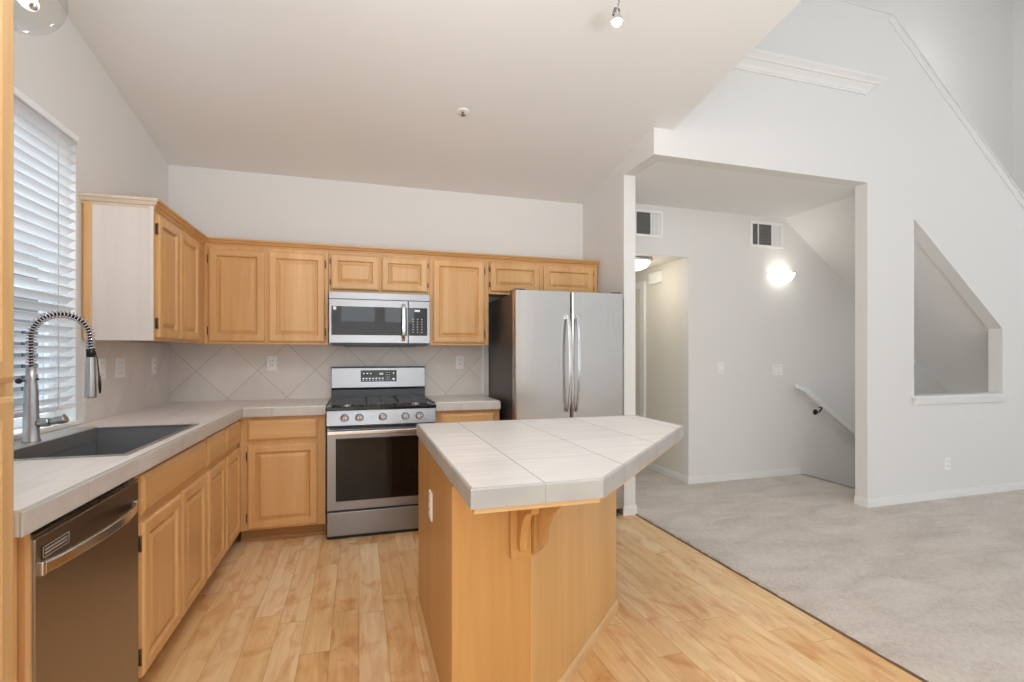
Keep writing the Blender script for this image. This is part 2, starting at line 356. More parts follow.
# stair hall: back wall, low ceiling, sloping underside of the upper flight
hw = MB().box(3.13, XR+.1, YH, YH+.1, -2.4, ZT).box(XW1, 3.13, YH, YH+.1, 2.26, ZT).box(XW1-.1, XW1, YB, 6.0, 0, 2.4)
struct('wall_stair_hall', hw, M['wall'])
struct('ceiling_stair_hall', MB().box(XW1, 4.32, YP1, YH, HH, HH+.2), M['ceil'])
sf = MB(); zs = lambda x: HH-.775*(x-4.32)
sf.prism([(4.32, HH), (7.5, zs(7.5)), (7.5, zs(7.5)+.25), (4.32, 2.97)], YP1, YH, 'y'); struct('ceiling_stairs', sf, M['ceil'])
# bedroom hallway beyond
struct('wall_hallway', MB().box(3.13, 3.23, YH+.1, 6.0, 0, 2.4), M['hallpaint'])
struct('ceiling_hallway', MB().box(XW1, 3.13, YH+.1, 6.0, 2.26, 2.4), M['hallpaint'])
struct('wall_hallway_end', MB().box(XW1, 2.5, 5.9, 6.0, 0, 2.3).box(2.5, 3.3, 5.9, 6.0, 2.04, 2.3).box(3.02, 3.13, 5.9, 6, 0, 2.05), M['hallpaint'])
# great room shell
struct('wall_right', MB().box(XR, XR+.1, YR, -2.8, 0, ZT).box(XR, XR+.1, 2.4, YH, -2.2, ZT).box(XR, XR+.1, -2.8, 2.4, 0, .5).box(XR, XR+.1, -2.8, 2.4, 4.7, ZT), M['wall'])
rw = MB().box(2.19, 2.8, YR-.1, YR, 0, ZT).box(7.2, XR, YR-.1, YR, 0, ZT).box(2.8, 7.2, YR-.1, YR, 0, .3).box(2.8, 7.2, YR-.1, YR, 4.5, ZT)
rw.box(XL-.1, 2.19, YR-.1, YR, 3.1, 4.3).box(XL-.1, 2.19, YR-.1, YR, 1.57, 2.0).box(XL-.1, -.36, YR-.1, YR, 2.0, 3.1).box(.32, .55, YR-.1, YR, 2, 3.1).box(1.17, 2.19, YR-.1, YR, 2, 3.1)
rw.box(XL-.1, -.95, YR-.1, YR, 0, 1.57).box(1.65, 2.19, YR-.1, YR, 0, 1.57).box(-.95, 1.65, YR-.1, YR, 0, .27)
struct('wall_rear', rw, M['wall'])
struct('ceiling_great_room', MB().box(2.09, XR+.1, YR, YH+.1, ZT, ZT+.1), M['ceil'])
# baseboards
def bb(name, pts, side, h=.078, t=.013):
    m = MB()
    for (ax, ay), (bx, by) in zip(pts, pts[1:]):
        a = Vector((ax, ay)); b = Vector((bx, by)); dd = (b-a).normalized(); nn = Vector((-dd.y, dd.x))*side
        q = [a, b, b+nn*t, a+nn*t]; m.prism([(p.x, p.y) for p in q], 0.006, h*.8, 'z'); q = [a, b, b+nn*t*.55, a+nn*t*.55]; m.prism([(p.x, p.y) for p in q], h*.8, h, 'z')
    struct(name, m, M['trim'])
bb('baseboard_partition', [(4.08, YP1), (4.08, YP0), (XR, YP0)], -1) if False else None
m = MB(); m.box(4.077, XR, YP0-.013, YP0, .006, .062).box(4.082, XR, YP0-.008, YP0, .062, .078); m.box(4.077, 4.09, YP0, YP1, .006, .062).box(4.082, 4.09, YP0, YP1, .062, .078)
struct('baseboard_partition', m, M['trim'])
m = MB(); m.box(3.117, 4.53, YH-.013, YH, .006, .062).box(3.122, 4.53, YH-.008, YH, .062, .078); m.box(3.117, 3.13, YH, 5.6, .006, .062).box(3.122, 3.13, YH, 5.6, .062, .078)
struct('baseboard_hall', m, M['trim'])
m = MB(); m.box(XW0-.01, XW1+.012, 3.578, 3.59, 0, .06).box(XW0-.006, XW1+.007, 3.583, 3.59, .06, .076); m.box(XW1, XW1+.012, 3.59, 4.36, .008, .06)
struct('baseboard_fridge_side', m, M['trim'])
# sill board of the five-sided opening
sl = MB().box(NX0-.035, NX1+.045, YP0-.035, YP1+.01, NZ0-.012, NZ0+.006)
sl.prism([(YP0-.03, NZ0-.012), (YP0-.016, NZ0-.07), (YP0, NZ0-.07), (YP0, NZ0-.012)], NX0-.015, NX1+.028, 'x'); struct('trim_4', sl, M['trim'], bevel=.003)
# crown-profile ledge high on the partition
prof = [(0, 3.475), (.018, 3.475), (.020, 3.495), (.030, 3.50), (.045, 3.535), (.075, 3.565), (.080, 3.575), (.105, 3.58), (.108, 3.598), (.125, 3.615), (.155, 3.635), (.160, 3.655), (0, 3.655)]
cm = MB(); vs = []; prof = [(a*.74, 3.468+(b-3.475)*.56) for a, b in prof]
k = len(prof)
for side in (0, 1):
    for dy, z in prof: vs.append(((2.1 if side == 0 else 4.05+dy*1.0), YP0-dy, z))
cm.add(vs, [(i, (i+1) % k, (i+1) % k+k, i+k) for i in range(k)]+[tuple(range(k))])
vs2 = []   # mitred return
for dy, z in prof: vs2.append((4.05+dy, YP0-dy, z))
for dy, z in prof: vs2.append((4.05+dy, YP0, z))
cm.add(vs2, [(i, (i+1) % k, (i+1) % k+k, i+k) for i in range(k)])
struct('trim_5', cm, M['trim'])
# hallway door casing and the lit doorway at the end
door = struct('door_1', MB().box(2.56, 3.02, 5.92, 5.96, 0, 2.03), M['trim'])
struct('trim_6', MB().box(3.10, 3.13, 5.02, 5.10, 0, 2.06).box(3.10, 3.13, 5.02, 5.9, 2.06, 2.13).box(2.94, 3.02, 5.88, 5.9, 0, 2.04).box(2.42, 3.02, 5.88, 5.9, 2.04, 2.11), M['trim'])

# window over the sink
wn = thing('window_1', 'white vinyl window over the sink', 'window', (XL, 2.43, WZ0)); del wn['category']; wn['kind'] = 'structure'
ox, oy, oz = XL, 2.43, WZ0
f = MB(); a0, a1, h = WY0-oy, WY1-oy, WZ1-WZ0
f.box(-.13, -.085, a0, a0+.05, 0, h).box(-.13, -.085, a1-.05, a1, 0, h).box(-.13, -.085, a0+.05, a1-.05, 0, .05).box(-.13, -.085, a0+.05, a1-.05, h-.05, h).box(-.125, -.09, .05, .10, .05, .62).box(-.125, -.09, .05, .10, .66, h-.05).box(-.126, -.089, a0+.05, a1-.05, .62, .66)
f.build('window_frame', M['vinyl'], wn, bevel=.003)
MB().box(-.112, -.106, a0+.04, a1-.04, .04, h-.04).build('pane', M['pane'], wn)
MB().box(-.10, .022, a0-.0, a1+.0, -.012, .006).build('window_sill', M['vinyl'], wn, bevel=.003)

# blind
bl = thing('window_blind', 'white two-inch slatted blind over the kitchen sink window, slats tilted', 'blind', (XL-.010, 2.43, WZ0))
b0, b1 = a0+.02, a1-.022
MB().box(-.035, .03, b0, b1+.012, h-.036, h-.004).build('headrail', M['slat'], bl, bevel=.004)
sm_ = MB(); zz = .118; ang = math.radians(38)
while zz < h-.05:
    R = Matrix.Rotation(-ang, 3, 'Y')      # room edge up
    for q in range(3):   # slightly crowned slat
        pass
    n_ = 5; vs = []
    for yv in (b0, b1):
        for i in range(n_):
            u = -.5+i/(n_-1); p = R @ Vector((u*.051, 0, .0035*(1-4*u*u)))
            vs.append((p.x, yv, zz+p.z))
        for i in range(n_):
            u = .5-i/(n_-1); p = R @ Vector((u*.051, 0, .0035*(1-4*u*u)-.0028))
            vs.append((p.x, yv, zz+p.z))
    k = 2*n_
    sm_.add(vs, [(i, (i+1) % k, (i+1) % k+k, i+k) for i in range(k)]+[tuple(range(k))[::-1], tuple(range(k, 2*k))])
    zz += .0485
sm_.build('slats', M['slat'], bl)
MB().box(-.026, .026, b0, b1, .073, .092).build('bottom_rail', M['slat'], bl, bevel=.004)
for yv in (b0+.14, -.0, b1-.17):
    MB().box(.028, .030, yv-.003, yv+.003, .08, h-.05).box(-.030, -.028, yv-.003, yv+.003, .08, h-.05).build('ladder_cord', M['cord'], bl)

# backsplash
struct('backsplash', MB().box(XL, 1.085, YB-.012, YB, CT-.02, 1.372), M['splash'])
struct('backsplash.001', MB().box(XL, XL+.012, 3.135, YB-.012, CT-.02, 1.372).box(XL, XL+.012, 1.46, 3.135, CT-.02, WZ0-.012), M['splash_side'])
struct('trim_7', MB().box(1.047, 1.068, YB-.02, YB, CT, 1.372), M['trim'])

# ------------------------------------------------------------------ cabinets
DOOR = [(0, 0), (0, .013), (.004, .018), (.012, .021), (.046, .021), (.050, .019), (.053, .013), (.056, .005), (.064, .005), (.067, .011), (.084, .018), (.088, .018)]
DRAW = [(0, 0), (0, .012), (.004, .015), (.016, .021), (.020, .021)]
def door(p, x0, x1, z0, z1, hinge=None, y=0, flat=False):
    pr = DOOR if (x1-x0) > .2 and (z1-z0) > .2 else [(a*.8, b) for a, b in DOOR]
    d = MB().nested(x0, x1, z0, z1, pr, y).build('door', M['doorw'], p)
    if hinge:
        xh = x0-.006 if hinge == 'l' else x1+.006
        hh = .055 if z1-z0 > .4 else .035
        for zc in ((z0+.075, z1-.075) if z1-z0 > .4 else (z0+.055, z1-.055)):
            MB().box(xh-.004, xh+.004, y-.006, y, zc-hh/2, zc+hh/2).tube([(xh+(.004 if hinge == 'l' else -.004), y-.010, zc-hh/2-.003), (xh+(.004 if hinge == 'l' else -.004), y-.010, zc+hh/2+.003)], .004, 8).build('hinge', M['hinge'], d)
    return d
def drawer(p, x0, x1, z0, z1, y=0, name='drawer'):
    return MB().nested(x0, x1, z0, z1, DRAW, y).build(name, M['drawerw'], p)
def face_frame(x0, x1, z0, z1, holes, t=.02):
    """face frame with its openings: stiles and rails as boxes between the holes (x ranges shared per row)"""
    m = MB(); m.box(x0, x1, 0, t, z0, z1); return m

# --- uppers. local frame: x right, -y toward the room
def upper(label, x0, x1, z0, z1, doors, loc, rz, name='wall_cabinet', end=None):
    """loc: world place of local (0,0,0); the front of the face frame is y=0"""
    t = thing(name, label, 'cabinet', loc, rz, None)
    face_frame(x0, x1, z0, z1, None).build('face_frame', M['framew'], t, bevel=.0015)
    dep = .328
    m = MB().box(x0+.001, x1-.001, .02, dep, z0+.012, z1-.001); m.build('carcass', M['framew'], t)
    for d in doors: door(t, *d)
    return t
UZ0, UZ1 = 1.366, 2.085
# left-wall unit: local x -> world Y, front faces +X.  local origin at (x=-1.05, y=0)
lu = upper('short maple upper cabinet on the left wall, pale end panel toward the window', 3.125, 4.028, UZ0, UZ1,
           [(3.150, 3.475, 1.385, 2.045, 'l'), (3.495, 3.865, 1.385, 2.045)], (-1.05, 0, 0), PI/2)
plabel(MB().box(3.117, 3.126, .003, .305, UZ0, UZ1).build('end_panel', M['palew'], lu), 'pale bleached end panel')
MB().box(3.112, 3.128, -.001, .018, UZ0, UZ1).build('end_stile', M['palew'], lu, bevel=.002); MB().box(3.110, 3.128, .272, .308, UZ0, UZ1).build('scribe_strip', M['doorw'], lu, bevel=.006)
upper('tall two-door maple upper cabinet on the back wall, left of the microwave', -1.05, -.222, UZ0, UZ1,
      [(-1.02, -.657, 1.385, 2.045, 'l'), (-.632, -.246, 1.385, 2.045, 'r')], (0, 4.03, 0), 0)
upper('short two-door maple cabinet directly above the microwave', -.220, .540, 1.768, UZ1,
      [(-.203, .150, 1.786, 2.052, 'l'), (.168, .522, 1.786, 2.052, 'r')], (0, 4.03, 0), 0)
upper('single-door tall maple upper cabinet between microwave and refrigerator', .542, 1.026, UZ0, UZ1,
      [(.566, .988, 1.385, 2.052, 'r')], (0, 4.03, 0), 0)
upper('short two-door maple cabinet above the refrigerator', 1.028, 2.02, 1.793, UZ1,
      [(1.040, 1.472, 1.815, 2.052, 'l'), (1.508, 1.975, 1.815, 2.052, 'r')], (0, 4.03, 0), 0)
# crown moulding run along all uppers
cr = [(0, 2.070), (.005, 2.070), (.008, 2.082), (.018, 2.088), (.024, 2.102), (.032, 2.107), (.032, 2.118), (0, 2.118)]
crown = thing('crown_molding', 'maple crown moulding running along the top of the upper cabinets', 'moulding', (0, 0, 2.070))
m = MB(); k = len(cr); vs = []
for d_, z in cr: vs.append((-1.05+d_, 3.12-d_, z-2.070))
for d_, z in cr: vs.append((-1.05+d_, 4.03-d_, z-2.070))
for d_, z in cr: vs.append((2.03, 4.03-d_, z-2.070))
m.add(vs, [(i+j*k, (i+1) % k+j*k, (i+1) % k+j*k+k, i+j*k+k) for i in range(k) for j in range(2)]+[tuple(range(2*k, 3*k))])
m.build('front_molding', M['crownw'], crown)
m = MB(); vs = []
for d_, z in cr: vs.append((-1.37, 3.12-d_, z-2.070))
for d_, z in cr: vs.append((-1.05+d_, 3.12-d_, z-2.070))
m.add(vs, [(i, (i+1) % k, (i+1) % k+k, i+k) for i in range(k)]+[tuple(range(k))[::-1]])
plabel(m.build('end_molding', wood('pale_end', '#e4d2bd', '#d3bda5', 'x', .5, .8), crown), 'paler end of the moulding')
m = MB().box(-1.37, -1.05, 3.12, 4.36, .026, .044).box(-1.05, 2.03, 4.03, 4.36, .026, .044); m.build('top_board', M['crownw'], crown)

# --- base cabinets
def base(label, x0, x1, loc, rz, parts, dep=.56, name='base_cabinet', kick=True):
    t = thing(name, label, 'cabinet', loc, rz)
    face_frame(x0, x1, .095, CB-.004, None).build('face_frame', M['framew'], t, bevel=.0015)
    MB().box(x0+.001, x1-.001, .02, dep, .095, CB-.18).box(x0+.001, x0+.02, .02, dep, .5, CB-.004).box(x1-.02, x1-.001, .02, dep, .5, CB-.004).build('carcass', M['framew'], t)
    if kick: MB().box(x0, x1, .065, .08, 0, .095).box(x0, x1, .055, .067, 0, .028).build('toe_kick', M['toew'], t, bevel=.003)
    for kind, *a in parts: (door if kind == 'd' else drawer)(t, *a[:4], **({'hinge': a[4]} if kind == 'd' and len(a) > 4 else {}), **({'name': 'false_front'} if kind == 'f' else {}))
    return t
LB = (-.776, 0, 0)
base('maple sink base cabinet next to the dishwasher, two doors under a wide blank panel', 2.134, 2.972, LB, PI/2,
     [('f', 2.156, 2.956, .703, .848), ('d', 2.160, 2.568, .105, .672, 'l'), ('d', 2.590, 2.958, .105, .672)])
base('maple base cabinet in the left run near the corner, two drawers over two doors', 2.974, 3.756, LB, PI/2,
     [('w', 2.992, 3.350, .703, .850), ('w', 3.378, 3.738, .703, .850), ('d', 3.004, 3.342, .105, .672), ('d', 3.380, 3.738, .105, .672)])
base('maple base cabinet on the back wall left of the range, one drawer over one door', -.776, -.226, (0, 3.775, 0), 0,
     [('w', -.722, -.278, .706, .845), ('d', -.722, -.278, .108, .675, 'l')], dep=.55)
base('narrow maple base cabinet between range and refrigerator', .545, 1.05, (0, 3.775, 0), 0,
     [('w', .585, 1.01, .706, .845), ('d', .585, 1.01, .108, .675, 'l')], dep=.55)
# tall pantry at the left edge of the picture
pt = thing('pantry_cabinet', 'tall maple pantry cabinet at the left edge of the picture, beside the dishwasher', 'cabinet', (-1.038, 1.0, 0))
MB().box(-.32, .285, -.42, .425, .1, 2.75).build('carcass', M['pantryw'], pt, bevel=.002)
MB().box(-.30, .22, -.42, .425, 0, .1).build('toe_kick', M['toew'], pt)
for z0, z1 in ((.12, 1.20), (1.23, 2.70)):
    d_ = MB(); v0 = len(d_.v); d_.nested(-.40, .395, z0, z1, DOOR); d_.v = [(.285-y, x, z) for x, y, z in d_.v]
    d_ = d_.build('door', M['pantryw'], pt)
    for zc in ((z0+.1), (z1-.1)) if z0 < 1 else (1.40, 2.06):
        MB().box(.285, .291, .397, .407, zc-.025, zc+.025).build('hinge', M['hinge'], d_)

# ------------------------------------------------------------------ worktops
ct = thing('countertop', 'long L-shaped pale tile countertop holding the sink, left of the range', 'countertop', (-1.05, 2.8, CB))
def loc(p, o): return tuple(a-b for a, b in zip(p, o))
SX0, SX1, SY0, SY1 = -1.315, -.785, 2.098, 2.915
m = MB()
for b in ((XL+.012, SX0, 1.43, YB-.012), (SX1, XC, 1.43, YC), (SX0, SX1, 1.43, SY0), (SX0, SX1, SY1, YB-.012), (SX1, -.222, YC, YB-.012)):
    m.box(b[0], b[1], b[2], b[3], CB, CT)
o = m.build('tile_top', M['tile_top'], None); o.parent = ct; o.matrix_parent_inverse = Matrix.Translation((1.05, -2.8, -CB))
m = MB(); yv = 1.43
prof_e = .006
for b in ((XC, XC+prof_e, 1.43, YC-.0),): 
    m.box(b[0], b[1], b[2], b[3], CB-.002, CT-.006)
m.box(XC, -.222, YC-prof_e, YC, CB-.002, CT-.006)
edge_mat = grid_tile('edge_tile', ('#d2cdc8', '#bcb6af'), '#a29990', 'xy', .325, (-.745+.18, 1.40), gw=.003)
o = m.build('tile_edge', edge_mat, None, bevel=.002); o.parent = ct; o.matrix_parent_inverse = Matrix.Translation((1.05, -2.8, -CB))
c2 = thing('countertop', 'short pale tile countertop between range and refrigerator', 'countertop', (.79, 4.0, CB))
m = MB().box(.543, 1.04, YC, YB-.012, CB, CT); o = m.build('tile_top', M['tile_top'], None); o.parent = c2; o.matrix_parent_inverse = Matrix.Translation((-.79, -4, -CB))
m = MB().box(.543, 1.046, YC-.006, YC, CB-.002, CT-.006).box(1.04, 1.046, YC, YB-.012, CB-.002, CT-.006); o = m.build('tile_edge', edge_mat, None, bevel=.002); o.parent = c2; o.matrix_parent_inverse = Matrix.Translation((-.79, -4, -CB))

# sink
sk = thing('sink', 'dark stainless single-bowl sink set into the tile countertop', 'sink', (-1.05, 2.5, CT))
x0, x1, y0, y1 = -1.215+1.05, SX1+1.05, SY0-2.5, SY1-2.5
t_ = .012; zb = -.22
m = MB()
m.box(x0, x1, y0, y1, zb-.01, zb).box(x0-.003, x0, y0, y1, zb, .001).box(x1-.003, x1, y0, y1, zb, .002).box(x0, x1, y0, y0+.003, zb, .002).box(x0, x1, y1-.003, y1, zb, .002)
m.build('bowl', M['sinksteel'], sk)
m = MB().box(x1-.016, x1+.004, y0-.004, y1+.004, .0005, .004).box(x0, x1, y0-.006, y0+.012, .0005, .004).box(x0, x1, y1-.012, y1+.006, .0005, .004)
plabel(m.build('rim', M['sinkledge'], sk, bevel=.0015), 'lighter brushed rim')
m = MB().box(SX0+1.05-.004, x0, y0-.006, y1+.006, .0005, .006).box(x0-.001, x0+.004, y0, y1, -.055, .005)
plabel(m.build('ledge', M['sinkledge'], sk, bevel=.0015), 'lighter brushed rear ledge for the faucet')
m = MB().lathe([(.0, .003), (.03, .003), (.045, .006), (.05, .0)], (-.0, .05, zb), 24); m.build('drain', M['bright'], sk)

# faucet
fx, fy = -1.262, 2.495
fc = thing('faucet', 'brushed nickel spring-neck pull-down faucet behind the sink', 'faucet', (fx, fy, CT+.006))
MB().lathe([(0, 0), (.030, 0), (.031, .004), (.027, .012), (.026, .06), (.0215, .22), (.0175, .25), (.0165, .30), (0, .30)], (0, 0, 0), 28).build('body', M['nickel'], fc)
arc = []
Rr, zc = .094, .425
for z in (.29, .33, .37, .40): arc.append((0, 0, z))
for i in range(0, 19): a = PI-PI*i/18; arc.append((Rr+Rr*math.cos(a), 0, zc+Rr*.98*math.sin(a)))
arc += [(2*Rr+.001, 0, .40), (2*Rr+.002, 0, .375)]
ht = Matrix.Rotation(math.radians(8), 3, 'Z')
arc = [ht @ Vector(p) for p in arc]
MB().tube(arc, .0075, 10).build('hose', M['black'], fc)
# coil
def resample(pts, n):
    d = [0]
    for a, b in zip(pts, pts[1:]): d.append(d[-1]+(Vector(b)-Vector(a)).length)
    out = []; j = 0
    for i in range(n):
        s_ = d[-1]*i/(n-1)
        while j < len(d)-2 and d[j+1] < s_: j += 1
        f_ = (s_-d[j])/(d[j+1]-d[j]+1e-9); out.append(Vector(pts[j]).lerp(Vector(pts[j+1]), f_))
    return out
turns, per = 40, 14
rs = resample(arc, turns*per); co = []
sidev = (ht @ Vector((0, 1, 0)))
for i, p in enumerate(rs):
    t = (rs[min(i+1, len(rs)-1)]-rs[max(i-1, 0)]).normalized(); nn = sidev.cross(t).normalized(); a = 2*PI*i/per
    co.append(p+(nn*math.cos(a)+sidev*math.sin(a))*.0150)
MB().tube(co, .0026, 6).build('spring', M['bright'], fc)
hp = arc[-1]
MB().lathe([(0, 0), (.0135, 0), (.0145, -.02), (.0145, -.04), (.017, -.06), (.0185, -.12), (.021, -.20), (.020, -.205), (0, -.205)], hp, 24).build('spray_head', M['nickel'], fc)
MB().lathe([(0, .004), (.0155, .004), (.0155, -.035), (0, -.035)], hp, 20).build('collar', M['black'], fc)
k_ = Vector(hp)+Vector((.022, .004, 0))
MB().tube([k_+Vector((-.008, 0, -.01)), k_+Vector((.0, 0, -.05)), k_+Vector((.006, 0, -.11)), k_+Vector((.008, 0, -.19))], [.002, .002, .003, .002], 8).tube([k_+Vector((.007, 0, -.115)), k_+Vector((.008, 0, -.15)), k_+Vector((.009, 0, -.185))], [.004, .006, .004], 10).build('spray_trigger', M['black'], fc)
hd = Matrix.Rotation(math.radians(4), 3, 'Z')
L_ = lambda r: [hd @ Vector(p) for p in r]
MB().tube(L_([(.015, 0, .075), (.05, 0, .076), (.06, 0, .077)]), [.018, .018, .017], 16).tube(L_([(.06, 0, .077), (.075, 0, .08), (.10, 0, .084), (.112, 0, .09)]), [.014, .015, .017, .019], 16).build('handle', M['nickel'], fc)
MB().lathe([(.0, -.012), (.009, -.008), (.012, 0), (.009, .008), (0, .012)], (-.034, -.012, .245), 14).tube([(-.03, -.01, .245), (0, 0, .247), (.025, .0, .252)], .004, 8).build('dock_arm', M['black'], fc)

# ------------------------------------------------------------------ dishwasher (front faces +X)
dw = thing('dishwasher', 'dark stainless dishwasher with a bowed bar handle, left of the sink cabinet', 'dishwasher', (-.79, 1.78, 0))
y0, y1 = 1.490-1.78, 2.130-1.78
MB().box(-.53, .0, y0+.01, y1-.045, .02, .860).build('tub', M['black'], dw)
o = MB().box(0, .030, y0+.028, y1-.006, .11, .838).build('door', M['dwsteel'], dw, bevel=.005, seg=3)
MB().box(.0305, .0315, -.236, -.112, 0.778, 0.810).build('badge', M['black'], o)
MB().box(.0313, .0322, -.234, -.114, 0.806, 0.809).box(.0313, .0322, -.234, -.114, 0.779, 0.782).box(.0313, .0322, -.234, -.231, 0.779, 0.809).box(.0313, .0322, -.117, -.114, 0.779, 0.809).box(.0313, .0322, -.225, -.123, 0.796, 0.801).box(.0313, .0322, -.225, -.123, 0.787, 0.792).build('badge_lettering', M['amark'], o)
MB().box(-.01, .012, y0-.042, y0-.006, .0, .868).box(-.01, .024, y0, y0+.022, .0, .868).build('side_filler', M['framew'], dw)
MB().box(-.01, .026, y0+.022, y0+.028, .1, .848).box(0, .027, y0+.022, y1-.004, .840, .848).build('door_edge', M['bright'], dw)
hpts = []
for i in range(21):
    s_ = i/20; hpts.append((.034+.045*math.sin(PI*s_)**.8, y0+.05+s_*(y1-y0-.09), .758+.010*math.sin(PI*s_)))
m = MB()   # flattened bar
vs = []
for x, y, z in hpts: vs += [(x-.006, y, z-.016), (x+.006, y, z-.014), (x+.006, y, z+.014), (x-.006, y, z+.016)]
q = len(hpts); m.add(vs, [(i*4+j, i*4+(j+1) % 4, i*4+4+(j+1) % 4, i*4+4+j) for i in range(q-1) for j in range(4)]+[(3, 2, 1, 0), (4*q-4, 4*q-3, 4*q-2, 4*q-1)])
m.box(.028, .040, y0+.042, y0+.062, .740, .776).box(.028, .040, y1-.052, y1-.032, .740, .776)
o = m.build('handle', M['bright'], dw, bevel=.003); plabel(o, 'bright bowed bar handle')
MB().box(-.06, -.01, y0+.02, y1, .0, .10).build('kick_plate', M['black'], dw)

# ------------------------------------------------------------------ range
rx0, rx1 = -.216, .538; rw_ = rx1-rx0; rcx = (rx0+rx1)/2
rg = thing('range', 'freestanding stainless gas range with black cooktop under the microwave', 'range', (rcx, 4.0, 0))
hx = rw_/2
yf = 3.685-4.0   # front plane of the body
MB().box(-hx, hx, yf+.035, .30, .0, .90).build('body', M['greyside'], rg)
# door
dd_ = MB(); dd_.nested(-hx+.004, hx-.004, .205, .782, [(0, 0), (0, .036), (.003, .040), (.064, .040), (.066, .036)], yf+.042)
od = dd_.build('oven_door', M['steel'], rg, bevel=0)
MB().nested(-hx+.062, hx-.062, .268, .706, [(0, 0), (.0, .003), (.006, .004)], yf+.003).build('window', M['ovenglass'], od)
MB().box(-hx+.02, hx-.02, yf-.005, yf+.003, .770, .782).build('vent_gap', M['black'], od)
m = MB(); m.box(-hx+.006, hx-.006, yf-.052, yf-.034, .738, .764).box(-hx+.012, -hx+.040, yf-.036, yf+.004, .740, .762).box(hx-.040, hx-.012, yf-.036, yf+.004, .740, .762)
m.build('handle', M['bright'], od, bevel=.005, seg=3)
MB().box(-hx+.004, hx-.004, yf+.002, yf+.04, .028, .192).build('storage_drawer', M['steel'], rg, bevel=.004)
MB().box(-hx+.01, hx-.01, yf+.02, yf+.05, .19, .206).box(-hx+.01, hx-.01, yf+.03, yf+.06, 0, .03).build('gap_trim', M['black'], rg)
# knob panel
m = MB(); m.prism([(yf+.0, .795), (yf+.04, .795), (yf+.05, .905), (yf+.014, .905)], -hx, hx, 'x'); kp = m.build('control_panel', M['steel'], rg, bevel=.002)
for x in (-.096, .003, .163, .321, .422):
    R = Matrix.Rotation(math.radians(90+7), 3, 'X')
    c = (x-rcx, yf+.004, .847)
    kb = MB().lathe([(.0, .034), (.015, .034), (.018, .030), (.0195, .008), (.024, .004), (.025, 0)], c, 24, R).build('knob', M['knobm'], rg)
    MB().obox(Vector(c)+R @ Vector((0, 0, .033)), (.006, .034, .008), R).build('grip', M['steel'], kb, bevel=.001)
    MB().lathe([(.025, -.002), (.0285, -.001), (.0285, .002), (.025, .003)], c, 24, R).build('bezel', M['darkgrey'], kb)
# cooktop
MB().box(-hx-.004, hx+.004, yf-.012, .27, .900, .925).build('cooktop', M['enamel'], rg, bevel=.006, seg=3)
for gx0, gx1 in ((-hx+.03, -.115), (-.105, .105), (.115, hx-.03)):
    m = MB(); ya, yb = yf+.03, .235
    for x in (gx0, gx1-.010): m.box(x, x+.010, ya, yb, .938, .952)
    for y in (ya, yb-.010, (ya+yb)/2-.005): m.box(gx0, gx1, y, y+.010, .938, .952)
    cx = (gx0+gx1)/2
    m.box(cx-.005, cx+.005, ya, yb, .940, .955)
    for y in (ya+(yb-ya)*.25, ya+(yb-ya)*.75): m.box(gx0, gx1, y-.005, y+.005, .940, .955)
    for x in (gx0, gx1-.010):
        for y in (ya, yb-.010): m.box(x, x+.010, y, y+.010, .924, .94)
    m.build('grate', M['iron'], rg, bevel=.002)
for bx, by, r in ((-.245, yf+.16, .045), (-.245, .13, .038), (0, -.04, .05), (.245, yf+.16, .045), (.245, .13, .038)):
    b_ = MB().lathe([(0, .014), (r*.7, .014), (r*.95, .010), (r, .006), (r*1.02, 0)], (bx, by, .9255), 24).build('burner', M['bright'], rg)
    MB().lathe([(0, .0215), (r*.62, .021), (r*.66, .018), (r*.66, .0145), (0, .0145)], (bx, by, .9255), 24).build('burner_cap', M['iron'], b_)
# backguard
MB().prism([(.27, .925), (.325, .925), (.325, 1.18), (.268, 1.18), (.262, 1.03), (.275, 1.005)], -hx+.004, hx-.004, 'x').build('backguard', M['darkgrey'], rg, bevel=.002)
bgp = MB().prism([(.255, 1.022), (.27, 1.018), (.278, 1.183), (.264, 1.183)], -hx+.004, hx-.004, 'x').build('backguard_panel', M['steel'], rg, bevel=.003)
MB().box(-hx+.002, hx-.002, .262, .33, 1.183, 1.191).build('top_cap', M['darkgrey'], rg, bevel=.002)
R = Matrix.Rotation(math.radians(-3.3), 3, 'X')
ds = MB().obox((-.005, .2575, 1.116), (.285, .004, .094), R).build('display', M['dglass'], rg)
m = MB()
def mk(x, z, w, h): m.obox(Vector((-.005, .2575, 1.116))+R @ Vector((x, -.0023, z)), (w, .0008, h), R)
for i in range(3): mk(-.118+i*.027, .020, .012, .007); 
for i in range(7): mk(-.122+i*.0255, -.020, .013, .008)
for i in range(7): mk(-.122+i*.0255, -.034, .010, .003)
for sx, w in ((.010, .004), (.020, .004), (.030, .004)): mk(sx, .017, .006, .014)
for i in range(3):
    for j in range(4): mk(.058+i*.013, .027-j*.018, .004, .004)
mk(.118, .022, .010, .008); mk(.118, -.026, .016, .012)
m.build('display_marks', M['mark'], ds)
for s_ in (-1, 1):
    m = MB(); m.obox((s_*.30, .2583, 1.10), (.05, .002, .10), R)
